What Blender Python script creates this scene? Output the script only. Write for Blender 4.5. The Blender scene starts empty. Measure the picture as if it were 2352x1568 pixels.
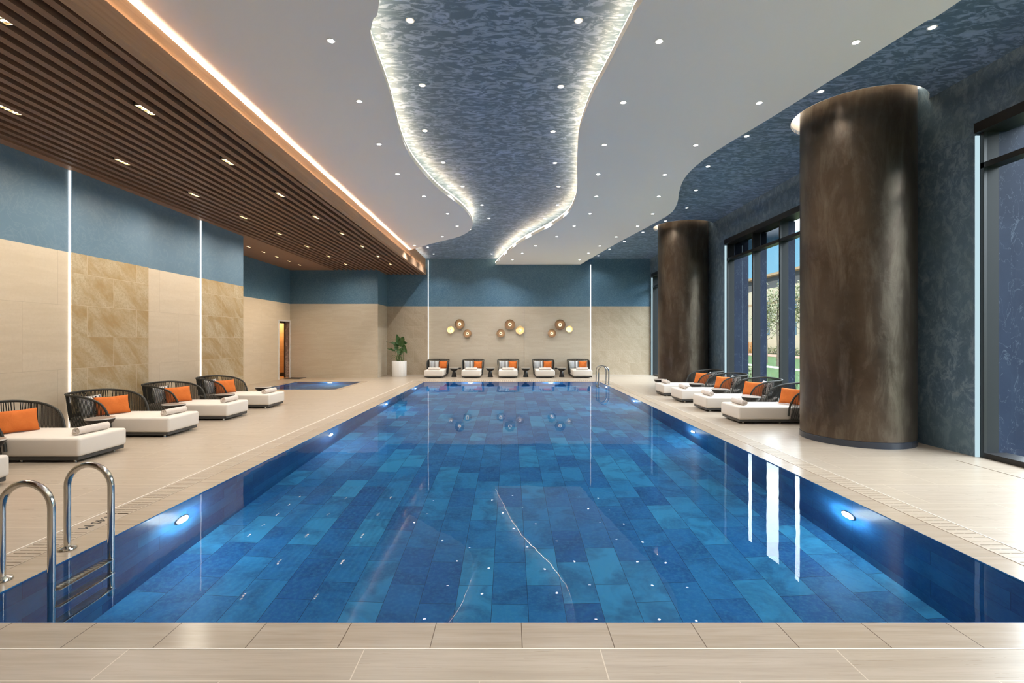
import bpy, bmesh, math, random
from mathutils import Vector, Matrix, Euler
random.seed(7)
C = bpy.context.scene.collection
PI = math.pi
F, CX, CY, H = 1120.0, 1171.0, 779.5, 1.55      # focal length (px of the 2352 frame), vanishing point, eye height

# ------------------------------------------------------------------ node helpers
class M:
    def __init__(s, name):
        s.m = bpy.data.materials.new(name); s.m.use_nodes = True
        s.nt = s.m.node_tree; s.nt.nodes.clear()
        s.out = s.nt.nodes.new('ShaderNodeOutputMaterial')
    def n(s, typ, ins=None, **kw):
        nd = s.nt.nodes.new(typ)
        for k, v in kw.items(): setattr(nd, k, v)
        if ins:
            for k, v in ins.items():
                sock = nd.inputs[k]
                if isinstance(v, bpy.types.NodeSocket): s.nt.links.new(v, sock)
                elif isinstance(v, bpy.types.Node): s.nt.links.new(v.outputs[0], sock)
                else:
                    if isinstance(v, (tuple, list)) and len(v) == 3 and sock.type == 'RGBA': v = (*v, 1)
                    sock.default_value = v
        return nd
    def pos(s): return s.n('ShaderNodeNewGeometry').outputs['Position']
    def objc(s): return s.n('ShaderNodeTexCoord').outputs['Object']
    def vscale(s, v, sc, off=(0,0,0), rot=(0,0,0)):
        return s.n('ShaderNodeMapping', {'Vector': v, 'Scale': sc, 'Location': off, 'Rotation': rot}).outputs[0]
    def noise(s, v, scale, detail=4, rough=.55, dist=0):
        return s.n('ShaderNodeTexNoise', {'Vector': v, 'Scale': scale, 'Detail': detail, 'Roughness': rough, 'Distortion': dist}).outputs[0]
    def ramp(s, fac, stops, interp='LINEAR'):
        nd = s.n('ShaderNodeValToRGB', {'Fac': fac}); cr = nd.color_ramp; cr.interpolation = interp
        while len(cr.elements) < len(stops): cr.elements.new(.5)
        for e, (p, c) in zip(cr.elements, stops):
            e.position = p
            if not isinstance(c, (tuple, list)): c = (c, c, c)
            e.color = (*c[:3], 1)
        return nd.outputs[0]
    def mix(s, fac, a, b, mode='MIX'):
        nd = s.n('ShaderNodeMix', data_type='RGBA', blend_type=mode)
        for i, v in ((0, fac), (6, a), (7, b)):
            if isinstance(v, bpy.types.NodeSocket): s.nt.links.new(v, nd.inputs[i])
            elif i == 0: nd.inputs[0].default_value = v
            else: nd.inputs[i].default_value = (*v, 1) if len(v) == 3 else v
        return nd.outputs[2]
    def math(s, op, a, b=0.0, c=0.0):
        nd = s.n('ShaderNodeMath', operation=op)
        for i, v in enumerate((a, b, c)):
            if isinstance(v, bpy.types.NodeSocket): s.nt.links.new(v, nd.inputs[i])
            else: nd.inputs[i].default_value = v
        return nd.outputs[0]
    def sep(s, v): return s.n('ShaderNodeSeparateXYZ', {'Vector': v}).outputs
    def comb(s, x, y, z=0.0):
        return s.n('ShaderNodeCombineXYZ', {'X': x, 'Y': y, 'Z': z}).outputs[0]
    def bump(s, h, strength=.2, dist=.01):
        return s.n('ShaderNodeBump', {'Height': h, 'Strength': strength, 'Distance': dist}).outputs[0]
    def pbr(s, color, rough=.5, metal=0.0, normal=None, spec=.5, **kw):
        ins = {'Base Color': color, 'Roughness': rough, 'Metallic': metal, 'Specular IOR Level': spec}
        if normal is not None: ins['Normal'] = normal
        ins.update(kw)
        p = s.n('ShaderNodeBsdfPrincipled', ins)
        s.nt.links.new(p.outputs[0], s.out.inputs[0]); return s.m
    def emit(s, color, strength):
        e = s.n('ShaderNodeEmission', {'Color': color, 'Strength': strength})
        s.nt.links.new(e.outputs[0], s.out.inputs[0]); return s.m

def plain(name, col, rough=.5, metal=0.0, **kw): return M(name).pbr(col, rough, metal, **kw)
MT = {}
def make_materials():
    # blue plaster of the ceiling: crisp two-tone fleck
    m = M('blue_fleck_plaster'); p = m.pos()
    w = m.noise(m.vscale(p, (2.2, 3.2, 3)), 1, 3, .5)
    v = m.vscale(p, (4.2, 9.5, 6.5))
    a = m.noise(v, 1.0, 5, .62, 1.6)
    k = m.ramp(a, [(.44, (.11, .18, .275)), (.50, (.145, .225, .34)), (.53, (.25, .35, .53)), (.62, (.32, .43, .62))])
    k = m.mix(m.ramp(w, [(.35, 0), (.7, .35)]), k, (.10, .17, .22))
    MT['blue_ceiling'] = m.pbr(k, .5, spec=.35)
    # blue wall plaster: soft clouds with thin pale swirls
    def blue_wall(name, dark, lite, swirl, amt, sc):
        m = M(name); p = m.pos()
        a = m.noise(p, .9, 4, .6, .4)
        b = m.noise(p, sc, 5, .65, 2.2)
        sw = m.ramp(b, [(.485, 0), (.5, 1), (.53, 1), (.55, 0)])
        base = m.mix(m.ramp(a, [(.3, 0), (.72, 1)]), dark, lite)
        br = m.n('ShaderNodeMath', {0: sw, 1: amt}, operation='MULTIPLY').outputs[0]
        col = m.mix(br, base, swirl)
        return m.pbr(col, .42, spec=.4, normal=m.bump(b, .08, .01))
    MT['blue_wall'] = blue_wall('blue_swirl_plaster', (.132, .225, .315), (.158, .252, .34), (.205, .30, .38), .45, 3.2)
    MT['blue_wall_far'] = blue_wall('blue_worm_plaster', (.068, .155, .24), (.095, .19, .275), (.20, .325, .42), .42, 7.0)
    m = M('slate_blue_plaster'); p = m.pos()
    n = m.noise(m.vscale(p, (7.5, 7.5, 5.5)), 1, 7, .74, .7); big = m.noise(p, .8, 3, .5)
    k = m.ramp(n, [(.40, (.085, .14, .20)), (.50, (.12, .18, .245)), (.53, (.165, .235, .305)), (.68, (.27, .345, .41))])
    k = m.mix(m.ramp(big, [(.38, 0), (.68, .6)]), k, (.13, .195, .235))
    MT['blue_wall_dark'] = m.pbr(k, .42, spec=.4)
    # pale beige stone slabs
    def stone(name, c1, c2, c3, bw, rh, mort, mcol, diag, rough=.45, seam=.0015):
        m = M(name); p = m.pos(); x, y, z = m.sep(p)
        u = m.math('ADD', x, y); uv = m.comb(u, z, 0)
        br = m.n('ShaderNodeTexBrick', {'Vector': uv, 'Color1': (0, 0, 0), 'Color2': (1, 1, 1), 'Mortar': (.5, .5, .5), 'Scale': 1,
                 'Mortar Size': seam, 'Mortar Smooth': 0, 'Bias': 0, 'Brick Width': bw, 'Row Height': rh})
        per = br.outputs[0]
        sh = m.n('ShaderNodeVectorMath', {0: uv, 1: m.comb(m.math('MULTIPLY', per, 17.0), m.math('MULTIPLY', per, 9.0))}, operation='ADD').outputs[0]
        vv = m.vscale(sh, (1, 1, 1), (0, 0, 0), (0, 0, .75 if diag else 0))
        n1 = m.noise(m.vscale(vv, (1.0, 3.0 if diag else 7.0, 1)), 1.0, 6, .62, .6)
        n2 = m.noise(vv, 22.0, 5, .75, .3)
        col = m.mix(m.ramp(n1, [(.40, 0), (.62, 1)]), c1, c2)
        col = m.mix(m.ramp(n2, [(.44, 0), (.66, .75 if diag else .4)]), col, c3)
        col = m.mix(m.math('MULTIPLY', per, .22), col, c2)
        col = m.mix(br.outputs[1], col, mcol)
        return m.pbr(col, rough, spec=.4, normal=m.bump(n2, .10 if diag else .04, .01))
    MT['beige_stone'] = stone('pale_beige_stone', (.76, .645, .50), (.71, .595, .45), (.66, .54, .40), 1.15, 1.06, 0, (.50, .39, .27), False)
    MT['ochre_stone'] = stone('ochre_clouded_stone', (.64, .54, .38), (.47, .32, .15), (.43, .32, .17), 1.12, .532, 0, (.66, .55, .39), True, seam=.004)
    MT['grey_beige'] = stone('grey_beige_stone', (.58, .515, .41), (.53, .455, .35), (.48, .41, .31), 1.2, 1.06, 0, (.56, .48, .37), False, seam=.003)
    MT['rough_beige'] = stone('rough_beige_stone', (.54, .46, .35), (.45, .365, .26), (.40, .32, .22), .9, .532, 0, (.56, .48, .37), True, seam=.004)
    # deck planks
    def deck(name, tint=(1, 1, 1), bw=1.18, rh=.6, off=(0, 0), rough=.22, seam=.0028, jc=(.60, .52, .42)):
        m = M(name); p = m.pos()
        uv = m.vscale(p, (1, 1, 1), (off[0], off[1], 0))
        br = m.n('ShaderNodeTexBrick', {'Vector': uv, 'Color1': (0, 0, 0), 'Color2': (1, 1, 1), 'Mortar': (.5, .5, .5), 'Scale': 1,
                 'Mortar Size': seam, 'Mortar Smooth': 0, 'Bias': 0, 'Brick Width': bw, 'Row Height': rh})
        per = br.outputs[0]
        sh = m.n('ShaderNodeVectorMath', {0: p, 1: m.comb(m.math('MULTIPLY', per, 13.0), m.math('MULTIPLY', per, 29.0))}, operation='ADD').outputs[0]
        s1 = m.noise(m.vscale(sh, (.8, 17, 1)), 1, 5, .6, .35)
        s2 = m.noise(m.vscale(sh, (3.5, 75, 1)), 1, 4, .6)
        c = m.mix(m.ramp(s1, [(.36, 0), (.66, 1)]), tuple(a*b for a, b in zip((.455, .382, .31), tint)), tuple(a*b for a, b in zip((.385, .315, .246), tint)))
        c = m.mix(m.ramp(s2, [(.45, 0), (.75, .55)]), c, tuple(a*b for a, b in zip((.32, .255, .194), tint)))
        c = m.mix(m.math('MULTIPLY', per, .16), c, tuple(a*b for a, b in zip((.44, .36, .25), tint)))
        c = m.mix(br.outputs[1], c, tuple(a*b for a, b in zip(jc, tint)))
        return m.pbr(c, m.math('ADD', m.math('MULTIPLY', s2, .16), rough), spec=.42, normal=m.bump(s2, .02, .005))
    MT['deck'] = deck('travertine_deck', off=(.138, -.416 + .6))
    MT['coping'] = deck('wet_travertine_coping', (.92, .90, .88), .466, 4.0, (.17, 1.0), .13, .0025, (.16, .12, .09))
    MT['coping_y'] = deck('travertine_coping_side', (.96, .94, .92), 4.0, .6, (2.0, .1), .14, .0025, (.16, .12, .09))
    MT['grate'] = deck('travertine_grating', (1.0, .98, .95), 9, 9, (4, 4), .3, 0)
    # wood
    def wood(name, a, b, along=1):
        m = M(name); p = m.pos()
        sc = (30, .9, 30) if along == 1 else (.9, 30, 30)
        s = m.noise(m.vscale(p, sc), 1, 5, .6, .5)
        c = m.mix(m.ramp(s, [(.35, 0), (.68, 1)]), a, b)
        return m.pbr(c, .5, spec=.3)
    MT['slat'] = wood('brown_slat_wood', (.235, .128, .078), (.175, .094, .057))
    MT['soffit'] = wood('brown_panel_wood', (.33, .19, .12), (.29, .16, .10))
    MT['fascia'] = wood('oak_fascia_wood', (.40, .255, .165), (.33, .20, .125))
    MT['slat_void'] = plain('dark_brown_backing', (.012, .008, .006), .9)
    MT['white'] = plain('white_ceiling_paint', (.90, .893, .88), .7, spec=.2)
    MT['white_trim'] = plain('pale_metal_trim', (.80, .80, .79), .4)
    MT['joint'] = plain('white_joint', (.80, .74, .66), .5)
    # bronze
    m = M('burnished_bronze'); p = m.objc()
    a = m.noise(p, 1.0, 5, .6, .5); b = m.noise(m.vscale(p, (3.4, 3.4, .9)), 1.3, 6, .72, .5); d = m.noise(m.vscale(p, (26, 26, 1.6)), 1, 4, .6)
    e = m.noise(m.vscale(p, (1.0, 1.0, 2.6)), 1.0, 5, .7, .9)
    c = m.mix(m.ramp(a, [(.3, 0), (.7, 1)]), (.085, .060, .043), (.15, .118, .090))
    c = m.mix(m.ramp(b, [(.46, 0), (.70, .55)]), c, (.27, .225, .17))
    r = m.math('ADD', m.sep(m.ramp(b, [(.30, .25), (.64, .44)]))[0], m.math('MULTIPLY', d, .10))
    h = m.math('ADD', m.math('MULTIPLY', e, 1.0), m.math('MULTIPLY', d, .12))
    MT['bronze'] = m.pbr(c, r, .85, normal=m.bump(h, .13, .03))
    MT['skirting'] = plain('dark_blue_grey_skirting', (.035, .042, .058), .25)
    # pool tiles
    def tile(name, wall=False):
        m = M(name); p = m.pos(); x, y, z = m.sep(p)
        uv = m.comb(m.math('ADD', x, y), z) if wall else m.comb(y, m.math('ADD', x, .15))
        br = m.n('ShaderNodeTexBrick', {'Vector': uv, 'Color1': (0, 0, 0), 'Color2': (1, 1, 1), 'Mortar': (.5, .5, .5), 'Scale': 1,
                 'Mortar Size': .0022, 'Mortar Smooth': 0, 'Bias': 0, 'Brick Width': .615, 'Row Height': .3}, offset=.41)
        per = br.outputs[0]
        sh = m.n('ShaderNodeVectorMath', {0: p, 1: m.comb(m.math('MULTIPLY', per, 31.0), m.math('MULTIPLY', per, 17.0))}, operation='ADD').outputs[0]
        n1 = m.noise(m.vscale(sh, (1, 1, 1), (0, 0, 0), (0, 0, .6)), 2.6, 5, .6, .8)
        n2 = m.noise(p, 26, 4, .7)
        c = m.ramp(per, [(0, (.015, .115, .32)), (.35, (.02, .155, .38)), (.6, (.028, .21, .45)), (.85, (.042, .285, .53)), (1, (.05, .315, .55))])
        c = m.mix(m.ramp(n1, [(.36, .6), (.56, 0)]), c, (.012, .07, .19))
        c = m.mix(m.ramp(n2, [(.45, 0), (.8, .5)]), c, (.08, .33, .50))
        c = m.mix(br.outputs[1], c, (.012, .055, .12))
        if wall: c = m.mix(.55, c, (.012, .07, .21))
        return m.pbr(c, .5, spec=.2)
    MT['pool_floor'] = tile('blue_pool_floor_tile'); MT['pool_wall'] = tile('blue_pool_wall_tile', True)
    # water: smooth refracting surface with faint ripples
    m = M('pool_water'); p = m.pos()
    w = m.noise(m.vscale(p, (1, 1, 1)), 1.3, 3, .5)
    nb = m.bump(w, .05, .03)
    rf = m.n('ShaderNodeBsdfRefraction', {'Color': (.90, .97, 1.0), 'Roughness': 0.0, 'IOR': 1.333, 'Normal': nb}); gl = m.n('ShaderNodeBsdfGlossy', {'Roughness': 0.0, 'Color': (1, 1, 1), 'Normal': nb})
    fz = m.math('MULTIPLY', m.n('ShaderNodeFresnel', {'IOR': 1.333, 'Normal': nb}).outputs[0], .52)
    mx = m.n('ShaderNodeMixShader', {0: fz, 1: rf.outputs[0], 2: gl.outputs[0]}); m.nt.links.new(mx.outputs[0], m.out.inputs[0]); MT['water'] = m.m
    # window glass: thin clear pane
    for nm_, key_, tc_ in (('clear_window_glass', 'glass', (.82, .89, .92)), ('dark_tinted_glass', 'dark_glass', (.075, .08, .09))):
        m = M(nm_)
        ge = m.n('ShaderNodeNewGeometry'); dt = m.n('ShaderNodeVectorMath', {0: ge.outputs['Incoming'], 1: ge.outputs['Normal']}, operation='DOT_PRODUCT').outputs['Value']
        fr = m.math('ADD', m.math('MULTIPLY', m.math('POWER', m.math('SUBTRACT', 1.0, m.math('ABSOLUTE', dt)), 5.0), .9), .035)
        t = m.n('ShaderNodeBsdfTransparent', {'Color': tc_}); g = m.n('ShaderNodeBsdfGlossy', {'Roughness': 0.0, 'Color': (.8, .85, .9)})
        mx = m.n('ShaderNodeMixShader', {0: fr, 1: t.outputs[0], 2: g.outputs[0]}); m.nt.links.new(mx.outputs[0], m.out.inputs[0]); MT[key_] = m.m
    MT['black_metal'] = plain('black_window_metal', (.010, .010, .011), .45)
    MT['frame_grey'] = plain('charcoal_frame_metal', (.020, .023, .025), .55, spec=.2)
    MT['steel'] = plain('polished_steel', (.62, .60, .56), .14, 1.0)
    # blue stone outside
    m = M('blue_veined_stone'); p = m.pos()
    a = m.noise(p, 1.6, 5, .6, .4); b = m.noise(m.vscale(p, (2, 2, 1.1)), 1.7, 5, .6, 1.4)
    c = m.mix(m.ramp(a, [(.3, 0), (.7, 1)]), (.007, .012, .030), (.014, .023, .046))
    c = m.mix(m.ramp(b, [(.492, 0), (.5, .7), (.508, 0)]), c, (.07, .09, .12))
    MT['blue_stone'] = m.pbr(c, .6, spec=.15)
    m = M('grey_veined_marble'); p = m.pos()
    b = m.noise(m.vscale(p, (2, 2, 1.3)), 1.5, 6, .65, 1.3)
    MT['grey_marble'] = m.pbr(m.ramp(b, [(.3, (.12, .09, .08)), (.49, (.22, .18, .16)), (.5, (.50, .44, .40)), (.52, (.24, .20, .18)), (.7, (.16, .13, .12))]), .3)
    # furniture
    m = M('cream_upholstery'); p = m.objc()
    n = m.noise(p, 320, 2, .5); n2 = m.noise(p, 3, 3, .5)
    MT['mattress'] = m.pbr(m.mix(m.ramp(n2, [(.3, 0), (.7, .3)]), (.72, .665, .605), (.66, .60, .535)), .8, spec=.2, normal=m.bump(n, .15, .002))
    MT['base'] = plain('charcoal_base_metal', (.055, .055, .055), .4)
    MT['rope'] = plain('charcoal_rope', (.022, .022, .020), .65, spec=.3)
    MT['rail'] = plain('black_olive_rail', (.030, .030, .026), .5)
    m = M('orange_cotton'); p = m.objc(); n = m.noise(p, 9, 4, .6, .5)
    MT['orange'] = m.pbr(m.mix(m.ramp(n, [(.35, 0), (.7, .6)]), (.70, .19, .042), (.60, .145, .03)), .75, spec=.15, normal=m.bump(n, .35, .02))
    m = M('zigzag_weave'); p = m.objc(); x, y, z = m.sep(p)
    tri = m.math('PINGPONG', m.math('ADD', m.math('MULTIPLY', z, 22.0), 20.0), .5)
    ph = m.math('ADD', m.math('MULTIPLY', y, 22.0), m.math('MULTIPLY', tri, .9))
    st = m.math('FRACT', m.math('ADD', ph, 40.0))
    big = m.noise(m.comb(m.math('FLOOR', m.math('MULTIPLY', m.math('ADD', ph, 40.0), 1.0)), 0.5), 7.7, 0)
    dk = m.ramp(big, [(.42, (.50, .52, .54)), (.47, (.08, .085, .10)), (.56, (.012, .012, .016)), (.60, (.30, .33, .38))], 'CONSTANT')
    MT['zigzag'] = m.pbr(m.mix(m.math('GREATER_THAN', st, .48), (.66, .65, .63), dk), .8, spec=.15)
    m = M('beige_terry'); p = m.objc(); n = m.noise(p, 140, 3, .7); n2 = m.noise(p, 22, 3, .6)
    MT['towel'] = m.pbr(m.mix(m.ramp(n2, [(.35, 0), (.7, .55)]), (.76, .68, .62), (.64, .55, .49)), .95, spec=.1, normal=m.bump(n, .8, .006))
    MT['table_black'] = plain('black_lacquer', (.012, .012, .013), .28)
    MT['table_top'] = plain('grey_brown_table_top', (.30, .24, .20), .35)
    MT['table_rim'] = plain('pale_table_rim', (.62, .60, .57), .3)
    MT['brass'] = plain('dark_brass', (.085, .052, .030), .5, .35)
    MT['brass_lite'] = plain('satin_brass', (.38, .285, .16), .5, .4)
    MT['knob'] = plain('bronze_knob', (.10, .075, .05), .3, .8)
    MT['lamp_ring'] = M('lamp_ring_glow').emit((1, .78, .48), 260)
    MT['lamp_glow'] = M('warm_lamp_glow').emit((1, .80, .50), .75)
    MT['pot'] = plain('white_fluted_ceramic', (.80, .79, .77), .35)
    MT['soil'] = plain('dark_soil', (.03, .02, .014), .9)
    m = M('green_leaf'); p = m.objc(); n = m.noise(p, 14, 3, .5)
    MT['leaf'] = m.pbr(m.mix(n, (.018, .055, .014), (.055, .125, .030)), .33, spec=.5)
    MT['stem'] = plain('green_stem', (.10, .17, .05), .5)
    MT['lens'] = M('white_downlight_glow').emit((1, .97, .92), 10)
    MT['slat_lens'] = M('warm_spot_glow').emit((1, .86, .60), 6)
    MT['housing'] = plain('black_fixture_metal', (.015, .013, .012), .45)
    MT['bezel'] = plain('brass_reflector', (.75, .60, .42), .3, .6)
    MT['ring'] = plain('white_trim_ring', (.80, .79, .77), .35)
    MT['cove'] = M('cove_led').emit((1, .72, .42), 13)
    MT['cove_soft'] = M('column_cove_led').emit((1, .88, .70), 7)
    MT['cove_side'] = M('side_cove_led').emit((1, .79, .54), 42)
    MT['led_cool'] = M('cool_led_profile').emit((1.0, .93, .84), 1.05)
    MT['led_jamb'] = M('pale_blue_led').emit((.62, .84, .92), .34)
    MT['pool_lens'] = M('pool_lamp_glow').emit((.85, .95, 1.0), 9)
    MT['mat'] = plain('dark_grey_mat', (.05, .045, .045), .9)
    MT['ink'] = plain('black_ink', (.012, .012, .013), .5)
    MT['slot_dark'] = plain('dark_channel', (.03, .025, .022), .8)
    MT['lit_wood'] = wood('honey_wood_wall', (.60, .38, .17), (.50, .29, .12), 0)
    # outside
    m = M('mown_grass'); p = m.pos(); n = m.noise(p, 7, 5, .7); n2 = m.noise(p, .35, 3, .5)
    MT['grass'] = m.pbr(m.mix(m.ramp(n, [(.3, 0), (.7, 1)]), (.022, .050, .012), (.055, .095, .028)), .9, spec=.1, normal=m.bump(n, .5, .05))
    MT['path'] = plain('pale_paving', (.48, .45, .40), .8)
    MT['track'] = plain('red_paving', (.30, .10, .06), .8)
    MT['facade'] = stone('cream_facade_panel', (.70, .62, .48), (.66, .57, .43), (.62, .53, .40), 3.0, 2.4, 0, (.45, .38, .28), False, .7, .03)
    MT['attic'] = plain('grey_attic_cladding', (.12, .12, .125), .6)
    MT['roof_edge'] = plain('tan_roof_edge', (.50, .34, .20), .6)
    MT['far_glass'] = plain('blue_window_glass', (.15, .24, .32), .1)
    MT['bark'] = plain('grey_bark', (.15, .12, .09), .9)
    m = M('tree_leaf'); p = m.pos(); n = m.noise(p, 5, 2, .5)
    MT['tree_leaf'] = m.pbr(m.mix(n, (.045, .065, .018), (.17, .17, .05)), .6)
    MT['hedge'] = m.m
    MT['fence'] = plain('orange_fence_wood', (.50, .24, .07), .7)
    MT['render'] = plain('grey_concrete', (.32, .32, .31), .8)
make_materials()

# ------------------------------------------------------------------ mesh helpers
class B:
    def __init__(s): s.v = []; s.f = []; s.mi = []; s.cur = 0
    def face(s, idx): s.f.append(tuple(idx)); s.mi.append(s.cur)
    def box(s, x0, x1, y0, y1, z0, z1):
        b = len(s.v)
        s.v += [(x0,y0,z0),(x1,y0,z0),(x1,y1,z0),(x0,y1,z0),(x0,y0,z1),(x1,y0,z1),(x1,y1,z1),(x0,y1,z1)]
        for q in ((0,3,2,1),(4,5,6,7),(0,1,5,4),(1,2,6,5),(2,3,7,6),(3,0,4,7)): s.face([b+i for i in q])
        return s
    def prism(s, pts, z0, z1):                                      # closed outline in xy
        b = len(s.v); n = len(pts)
        s.v += [(x, y, z0) for x, y in pts] + [(x, y, z1) for x, y in pts]
        s.face([b+i for i in reversed(range(n))]); s.face([b+n+i for i in range(n)])
        for i in range(n): j = (i+1) % n; s.face((b+i, b+j, b+n+j, b+n+i))
        return s
    def tube(s, path, r, n=8, closed=False, cap=True):
        P = [Vector(p) for p in path]; N = len(P); b = len(s.v); up = None
        rs = r if isinstance(r, (list, tuple)) else [r]*N
        for i, p in enumerate(P):
            t = (P[(i+1) % N] - P[i-1]) if closed else (P[min(i+1, N-1)] - P[max(i-1, 0)])
            t.normalize()
            if up is None:
                up = Vector((0,0,1)) if abs(t.z) < .9 else Vector((1,0,0))
            u = t.cross(up)
            if u.length < 1e-6: u = t.orthogonal()
            u.normalize(); w = u.cross(t).normalized(); up = w
            for k in range(n):
                a = 2*PI*k/n
                s.v.append(tuple(p + (u*math.cos(a) + w*math.sin(a))*rs[i]))
        for i in range(N if closed else N-1):
            j = (i+1) % N
            for k in range(n):
                l = (k+1) % n
                s.face((b+i*n+k, b+i*n+l, b+j*n+l, b+j*n+k))
        if cap and not closed:
            s.face([b+k for k in reversed(range(n))]); s.face([b+(N-1)*n+k for k in range(n)])
        return s
    def lathe(s, prof, n=24, c=(0,0,0), axis='z', cap=True):         # prof: (radius, height) list
        b = len(s.v)
        for r, h in prof:
            for k in range(n):
                a = 2*PI*k/n
                p = (r*math.cos(a), r*math.sin(a), h)
                if axis == 'y': p = (p[0], p[2], p[1])
                if axis == 'x': p = (p[2], p[0], p[1])
                s.v.append((c[0]+p[0], c[1]+p[1], c[2]+p[2]))
        for i in range(len(prof)-1):
            for k in range(n):
                l = (k+1) % n
                s.face((b+i*n+k, b+i*n+l, b+(i+1)*n+l, b+(i+1)*n+k))
        if cap:
            s.face([b+k for k in reversed(range(n))]); s.face([b+(len(prof)-1)*n+k for k in range(n)])
        return s
    def grid(s, nu, nv, fn):
        b = len(s.v)
        for i in range(nu+1):
            for j in range(nv+1): s.v.append(tuple(fn(i/nu, j/nv)))
        for i in range(nu):
            for j in range(nv):
                a = b+i*(nv+1)+j
                s.face((a, a+nv+1, a+nv+2, a+1))
        return s
    def mesh(s, name, mats, smooth=False):
        me = bpy.data.meshes.new(name); me.from_pydata(s.v, [], s.f)
        if not isinstance(mats, (list, tuple)): mats = [mats]
        for m in mats: me.materials.append(m)
        if len(mats) > 1: me.polygons.foreach_set('material_index', s.mi)
        bm = bmesh.new(); bm.from_mesh(me); bmesh.ops.recalc_face_normals(bm, faces=bm.faces); bm.to_mesh(me); bm.free()
        if smooth:
            me.polygons.foreach_set('use_smooth', [True]*len(me.polygons))
            me.set_sharp_from_angle(angle=math.radians(42))
        me.update(); return me
    def obj(s, name, mats, parent=None, smooth=False):
        o = bpy.data.objects.new(name, s.mesh(name, mats, smooth)); C.objects.link(o)
        if parent: o.parent = parent
        return o
def rbox(x0, x1, y0, y1, z0, z1, r, seg=3):
    bm = bmesh.new(); bmesh.ops.create_cube(bm, size=1)
    for v in bm.verts: v.co = Vector(((x0+x1)/2 + v.co.x*(x1-x0), (y0+y1)/2 + v.co.y*(y1-y0), (z0+z1)/2 + v.co.z*(z1-z0)))
    bmesh.ops.bevel(bm, geom=bm.edges[:], offset=r, segments=seg, profile=.5, affect='EDGES')
    b = B(); bm.verts.index_update(); b.v = [tuple(v.co) for v in bm.verts]
    for f in bm.faces: b.face([v.index for v in f.verts])
    bm.free(); return b
def empty(name, loc=(0,0,0), rz=0):
    o = bpy.data.objects.new(name, None); C.objects.link(o); o.location = loc; o.rotation_euler = (0,0,rz); o.empty_display_size = .2; return o
def tag(o, label, cat, group=None, kind=None):
    o['label'] = label; o['category'] = cat
    if group: o['group'] = group
    if kind: o['kind'] = kind
    return o
def struct(o, label, cat): return tag(o, label, cat, None, 'structure')
def dup(root, loc, rz, label=None, group=None):
    r = root.copy(); C.objects.link(r); r.location = loc; r.rotation_euler = (0,0,rz)
    if label: r['label'] = label
    if group: r['group'] = group
    for ch in list(root.children):
        c = ch.copy(); C.objects.link(c); c.parent = r
        for g in list(ch.children):
            d = g.copy(); C.objects.link(d); d.parent = c
    return r
def light(typ, loc, power, color, parent=None, **kw):
    l = bpy.data.lights.new(typ.lower()+'_light', typ); l.energy = power; l.color = color
    for k, v in kw.items(): setattr(l, k, v)
    o = bpy.data.objects.new(typ.lower()+'_light', l); C.objects.link(o); o.location = loc; return o
def catmull(pts, sub=6):
    out = []; P = [Vector(p) for p in pts]
    for i in range(len(P)-1):
        a, b, c, d = P[max(i-1,0)], P[i], P[i+1], P[min(i+2,len(P)-1)]
        for k in range(sub):
            t = k/sub
            out.append(.5*((2*b) + (c-a)*t + (2*a-5*b+4*c-d)*t*t + (3*b-a-3*c+d)*t**3))
    out.append(P[-1]); return out
ORD = ['nearest','second','third','fourth','fifth','sixth','seventh','eighth','ninth','tenth','eleventh','twelfth','thirteenth']

# ------------------------------------------------------------------ dimensions
XL, XREC, XR = -7.33, -8.94, 6.15
YB, YBL, YREC = 21.35, 19.84, 13.33
BAND, ZS, ZC, ZT = 3.0, 4.37, 4.82, 5.08
PX0, PX1, PY0, PY1 = -3.13, 3.30, 2.68, 17.88       # pool water
GX0, GX1, GY1, DY0 = -3.63, 3.745, 18.36, 2.45      # outer line of grating / deck start
DEPTH = 1.35
SX0, SX1, SY0, SY1 = -7.80, -5.44, 15.16, 17.90     # plunge pool water

# ------------------------------------------------------------------ deck
def holed(x0, x1, y0, y1, holes, z0, z1):
    xs = sorted({x0, x1, *[h[0] for h in holes], *[h[1] for h in holes]}); ys = sorted({y0, y1, *[h[2] for h in holes], *[h[3] for h in holes]})
    b = B()
    for j in range(len(ys)-1):
        run = None
        for i in range(len(xs)-1):
            cx, cy = (xs[i]+xs[i+1])/2, (ys[j]+ys[j+1])/2
            solid = not any(h[0] < cx < h[1] and h[2] < cy < h[3] for h in holes)
            if solid: run = (run[0], xs[i+1]) if run else (xs[i], xs[i+1])
            if (not solid or i == len(xs)-2) and run:
                b.box(run[0], run[1], ys[j], ys[j+1], z0, z1); run = None
    return b
fl = holed(-9.3, 6.84, -3.2, 21.6, [(GX0, GX1, DY0, GY1), (SX0-.2, SX1+.2, SY0-.2, SY1+.2), (5.72, 5.74, -3, 6.26)], -.25, 0).obj('floor', MT['deck'])
struct(fl, 'travertine deck of long beige planks around the swimming pool', 'floor')
dr = B(); dr.box(5.72, 5.74, -3, 6.26, -.2, -.03); o = dr.obj('drain_slot', MT['slot_dark']); struct(o, 'thin dark slot drain in the deck in front of the tall window', 'drain')
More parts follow.
